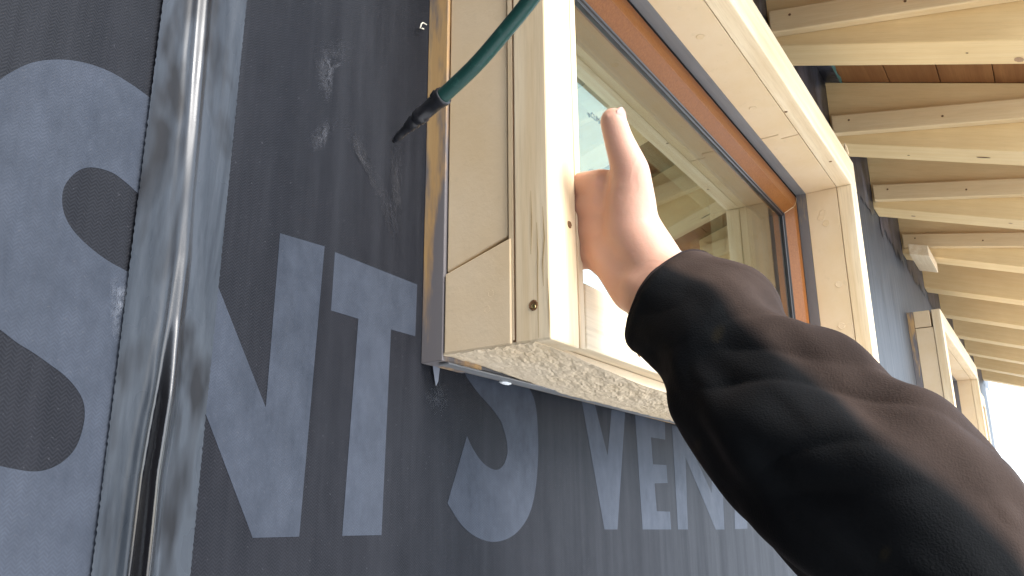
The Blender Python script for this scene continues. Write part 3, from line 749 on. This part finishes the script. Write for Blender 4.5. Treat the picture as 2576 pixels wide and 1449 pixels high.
# ================================================================== PERSON: right hand and sleeved forearm
def cone(bm, p0, r0, p1, r1, seg=20, rings=7):
    a, b = Vector(p0), Vector(p1); d_ = (b - a); L_ = d_.length; t_ = d_ / L_
    pts, rad = [], []
    for i in range(rings, 0, -1):
        an = math.pi / 2 * i / rings; pts.append(a - t_ * r0 * math.sin(an)); rad.append(max(r0 * math.cos(an), 1e-4))
    for i in range(5): pts.append(a.lerp(b, i / 4)); rad.append(r0 + (r1 - r0) * i / 4)
    for i in range(1, rings + 1):
        an = math.pi / 2 * i / rings; pts.append(b + t_ * r1 * math.sin(an)); rad.append(max(r1 * math.cos(an), 1e-4))
    add_tube(bm, pts, rad, seg)
def H(px, py, d_): return W(*at(px, py, d_))
HAND = [
    # thumb, nail side to the right
    (H(1542, 303, 1.530), 0.0108, H(1556, 352, 1.535), 0.0116), (H(1556, 352, 1.535), 0.0118, H(1586, 430, 1.540), 0.0150), (H(1586, 430, 1.54), 0.0152, H(1594, 520, 1.545), 0.0180),
    # thenar mass and back of hand towards the wrist
    (H(1585, 480, 1.545), 0.0175, H(1590, 590, 1.545), 0.0225), (H(1588, 580, 1.545), 0.0215, H(1650, 690, 1.500), 0.0220), (H(1600, 540, 1.58), 0.0140, H(1660, 660, 1.53), 0.0185),
    # heel of the palm, little finger side
    (H(1530, 640, 1.570), 0.0165, H(1600, 725, 1.520), 0.0205), (H(1515, 560, 1.600), 0.0150, H(1530, 650, 1.580), 0.0170),
    # wrist and forearm inside the sleeve
    (H(1650, 700, 1.500), 0.0235, H(1710, 775, 1.440), 0.0265), (H(1625, 735, 1.49), 0.0215, H(1700, 790, 1.430), 0.0240), (H(1710, 775, 1.44), 0.0275, H(1800, 860, 1.38), 0.0270),
]
# palm slab: lies against the inner face of the left jamb, fingers pointing at the glass
pal = [(1.428, 0.70, z_) for z_ in (0.80, 0.74, 0.68, 0.61)]
knk = [(1.408, 0.905, 0.795), (1.402, 0.92, 0.735), (1.402, 0.91, 0.675), (1.406, 0.885, 0.615)]
for (a_, b_), th in zip(zip(pal, knk), (0.0125, 0.0125, 0.012, 0.0115)): pass
idx_root = at(1518, 455, 1.585); lit_root = at(1520, 640, 1.575)
FING = []
for k_, (t_, ln, r_) in enumerate(((0.04, 0.074, 0.0088), (0.34, 0.082, 0.0090), (0.66, 0.076, 0.0085), (0.96, 0.060, 0.0076))):
    base_ = idx_root.lerp(lit_root, t_)
    kn = Vector((1.405, 0.885 - 0.02 * abs(k_ - 1), base_.z + 0.036 + (0.024 - 0.013 * k_)))
    HAND.append((W(*base_), 0.0125, W(*kn), 0.0108))
    p_ = kn; dirs = [Vector((-0.06, 1, 0.10 - 0.07 * k_)), Vector((-0.03, 1, 0.02 - 0.05 * k_)), Vector((0.02, 1, -0.02 - 0.04 * k_))]
    for d_, fr_, q_ in zip(dirs, (0.46, 0.30, 0.24), (1.0, 0.93, 0.85)):
        e_ = p_ + d_.normalized() * (ln * fr_ / S)
        if e_.y > 0.99:
            e_ = p_ + Vector((0.9, 0.35, 0)).normalized() * (ln * fr_ / S)
        HAND.append((W(*p_), r_ * q_, W(*e_), r_ * q_ * 0.92)); p_ = e_
bm = bmesh.new()
for a_, ra, b_, rb in HAND: cone(bm, a_, ra, b_, rb)
me = bpy.data.meshes.new('tmp'); bm.to_mesh(me); bm.free()
tmp = bpy.data.objects.new('tmp', me); C.objects.link(tmp)
md = tmp.modifiers.new('r', 'REMESH'); md.mode = 'VOXEL'; md.voxel_size = 0.0020; md.use_smooth_shade = True
sm = tmp.modifiers.new('s', 'SMOOTH'); sm.factor = 0.6; sm.iterations = 34
sb = tmp.modifiers.new('d', 'SUBSURF'); sb.levels = 1; sb.render_levels = 1
bpy.context.view_layer.update()
me2 = bpy.data.meshes.new_from_object(tmp.evaluated_get(bpy.context.evaluated_depsgraph_get()))
bpy.data.objects.remove(tmp)
base_p = W(*at(1650, 700, 1.50))
me2.transform(Matrix.Translation(-base_p)); me2.materials.clear(); me2.materials.append(M['skin'])
for p_ in me2.polygons: p_.use_smooth = True
pa_ = me2.attributes.new('palm', 'FLOAT', 'POINT')     # palmar skin is redder than the back of the hand
for i_, n_ in enumerate(me2.vertex_normals): pa_.data[i_].value = max(0.0, min(1.0, 0.35 - n_.vector.x * 0.9))
person = bpy.data.objects.new('person', me2); C.objects.link(person); person.location = base_p
tag(person, 'right arm in a dark worn jacket sleeve, hand thumb up, gripping the window surround', 'person')
# thumbnail
bm = bmesh.new(); nb = W(*at(1549, 290, 1.514)); ax_l = (H(1548, 270, 1.5) - H(1553, 312, 1.5)).normalized()
vw = (RGT * 0.72 - FWD * 0.70); vw = (vw - ax_l * vw.dot(ax_l)).normalized(); sd_ = ax_l.cross(vw)
gridv = []
for i in range(9):
    r = []
    for j in range(9):
        u_ = (i / 8 - 0.5) * 2; v_ = (j / 8 - 0.5) * 2
        wd = 0.0062 * math.sqrt(max(0.02, 1 - abs(u_) ** 3.2 * 0.9))
        an = v_ * 0.95
        r.append(bm.verts.new(H(1548, 297, 1.529) + ax_l * (u_ * 0.0066) + sd_ * wd * 1.15 * math.sin(an) + vw * (0.0034 + 0.0046 * math.cos(an) - 0.0006 * u_ * u_)))
    gridv.append(r)
for i in range(8):
    for j in range(8): bm.faces.new((gridv[i][j], gridv[i + 1][j], gridv[i + 1][j + 1], gridv[i][j + 1]))
link('thumbnail', bm, M['nail'], person, smooth=True)

# sleeve: rings between the upper and lower outline, real depth
SLV = [((1768, 652), (1597, 852), 1.455, 0.80), ((1800, 656), (1600, 880), 1.44, 0.85), ((1860, 672), (1640, 918), 1.41, 0.85), ((1915, 695), (1668, 950), 1.385, 0.85), ((1955, 735), (1684, 1000), 1.36, 0.85),
       ((1990, 800), (1692, 1060), 1.33, 0.85), ((2080, 845), (1745, 1148), 1.285, 0.85), ((2190, 915), (1830, 1250), 1.225, 0.88), ((2300, 990), (1945, 1378), 1.165, 0.9), ((2425, 1058), (2060, 1510), 1.11, 0.9), ((2560, 1190), (2200, 1640), 1.06, 0.9), ((2640, 1400), (2380, 1800), 1.02, 0.95), ((2680, 1650), (2440, 2000), 0.97, 0.95)]
rows_ = spline([(*a_, *b_, c_, d_) for a_, b_, c_, d_ in SLV], 20)
bm = bmesh.new(); pl = bm.verts.layers.float.new('panel'); stl = bm.verts.layers.float.new('stain'); NS = 192; rings = []; cen = []
for r_ in rows_:
    up3, lo3 = at(r_[0], r_[1], r_[4]), at(r_[2], r_[3], r_[4]); cen.append(((up3 + lo3) / 2, (up3 - lo3) / 2, r_[5]))
L_acc = 0
for i, (cc_, hv, kd) in enumerate(cen):
    ax_ = (cen[min(i + 1, len(cen) - 1)][0] - cen[max(i - 1, 0)][0]).normalized()
    if i: L_acc += (cc_ - cen[i - 1][0]).length
    h_ = hv.length; u_ = hv.normalized(); v_ = ax_.cross(u_).normalized()
    ring = []; prv = None
    for j in range(NS):
        an = 2 * math.pi * j / NS
        dv = u_ * math.cos(an) * h_ + v_ * math.sin(an) * h_ * kd
        # folds run diagonally round the sleeve
        sgn = math.cos(an)
        p3 = Vector((math.cos(an) * 1.1, math.sin(an) * 1.1, 0))
        fold = math.sin(L_acc * 26 + 2.0 * an + 2.4 * noise.noise(p3 + Vector((0, 0, L_acc * 3)))) * 0.010
        fold2 = noise.noise(p3 * 1.5 + Vector((0, 0, L_acc * 6))) * 0.022 + noise.noise(p3 * 3.0 + Vector((3, 0, L_acc * 13))) * 0.006 - 0.007 * (1 - abs(noise.noise(Vector((an * 0.9 + L_acc * 5.5, L_acc * 5, 7)))) * 2.4) ** 3
        amp = min(1.0, 0.25 + L_acc * 2.0) * (0.45 + 0.55 * abs(math.sin(an)))
        dn = dv.normalized() * (fold * 0.9 + fold2) * amp
        # turned hem at the cuff
        hem = 0.006 * math.exp(-((L_acc - 0.012) / 0.014) ** 2)
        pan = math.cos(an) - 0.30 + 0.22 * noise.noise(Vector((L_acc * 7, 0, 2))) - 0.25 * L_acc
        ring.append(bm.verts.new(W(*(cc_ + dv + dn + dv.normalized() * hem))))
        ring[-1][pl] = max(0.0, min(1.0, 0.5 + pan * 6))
        q_ = cc_ + dv; dd = q_.dot(FWD); qx, qy = 1288 + F * q_.dot(RGT) / dd, 724.5 - F * q_.dot(UP) / dd
        sv = 0
        for sx_, sy_, sr, ang in ((1805, 838, 34, 0.9), (1745, 1128, 28, 1.2), (2215, 1400, 36, 1.0)):   # yellow paint rubs
            ex, ey = (qx - sx_) * math.cos(ang) - (qy - sy_) * math.sin(ang), (qx - sx_) * math.sin(ang) + (qy - sy_) * math.cos(ang)
            sv = max(sv, math.exp(-(ex / sr) ** 2 - (ey / (sr * 0.6)) ** 2) * 0.8 if dv.dot(FWD) < 0 else 0)
        ring[-1][stl] = sv
    rings.append(ring)
for a_, b_ in zip(rings, rings[1:]):
    for j in range(NS): bm.faces.new((a_[j], a_[(j + 1) % NS], b_[(j + 1) % NS], b_[j]))
# hem band stitched on the cuff
hb = bmesh.new(); hr = []
for i_ in range(0, 13):
    c0_ = sum((v.co for v in rings[i_]), Vector()) / NS
    hr.append([hb.verts.new(v.co + (v.co - c0_).normalized() * (0.0012 if 0 < i_ < 12 else -0.0006)) for v in rings[i_]])
for a_, b_ in zip(hr, hr[1:]):
    for j in range(NS): hb.faces.new((a_[j], a_[(j + 1) % NS], b_[(j + 1) % NS], b_[j]))
# inside of the cuff
inn = []
for k_ in range(3):
    cc_, hv, kd = cen[0]; cI = sum((v.co for v in rings[0]), Vector()) / NS; axw = (W(*cen[16][0]) - W(*cen[0][0])).normalized()
    inn.append([bm.verts.new(v.co + (cI - v.co) * (0.04 + 0.02 * k_) + axw * (0.006 + 0.02 * k_) * (k_ > 0 or 0.1)) for v in rings[0]])
prev = rings[0]
for r_ in inn:
    for j in range(NS): bm.faces.new((prev[j], r_[j], r_[(j + 1) % NS], prev[(j + 1) % NS]))
    prev = r_
bm.faces.new(rings[-1])
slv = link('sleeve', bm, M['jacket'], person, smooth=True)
link('cuff_hem', hb, M['hem'], slv, smooth=True)


# knots that belong to single rafters
def knot(raf, y_, dx, lx, ly):
    zc = ZR + SL * (y_ - 1) - 0.0022; bm = bmesh.new(); x_ = RX0 + RSP * raf + dx
    vs = []
    for j in range(20):
        an = 2 * math.pi * j / 20; q = 1 + 0.18 * noise.noise(Vector((j * 0.8, raf, y_ * 5)))
        yy = y_ + math.sin(an) * ly * q; vs.append(bm.verts.new(W(x_ + math.cos(an) * lx * q, yy, ZR + SL * (yy - 1) - 0.002)))
    bm.faces.new(vs); link('knot', bm, M['knot_soft'] if lx > 0.012 else M['knot'], rafters[raf])
M['knot_soft'] = plain('knot_soft', (0.42, 0.26, 0.14), 0.6, 0.3, 260, 0.2, var=0.35)
knot(0, -0.13, 0.20, 0.026, 0.020); knot(0, 0.08, 0.12, 0.006, 0.006); knot(1, 0.12, 0.13, 0.010, 0.040); knot(1, 0.55, 0.16, 0.006, 0.008)
knot(2, 0.72, 0.14, 0.018, 0.016); knot(2, 0.05, 0.10, 0.014, 0.014)
bpy.context.view_layer.update()
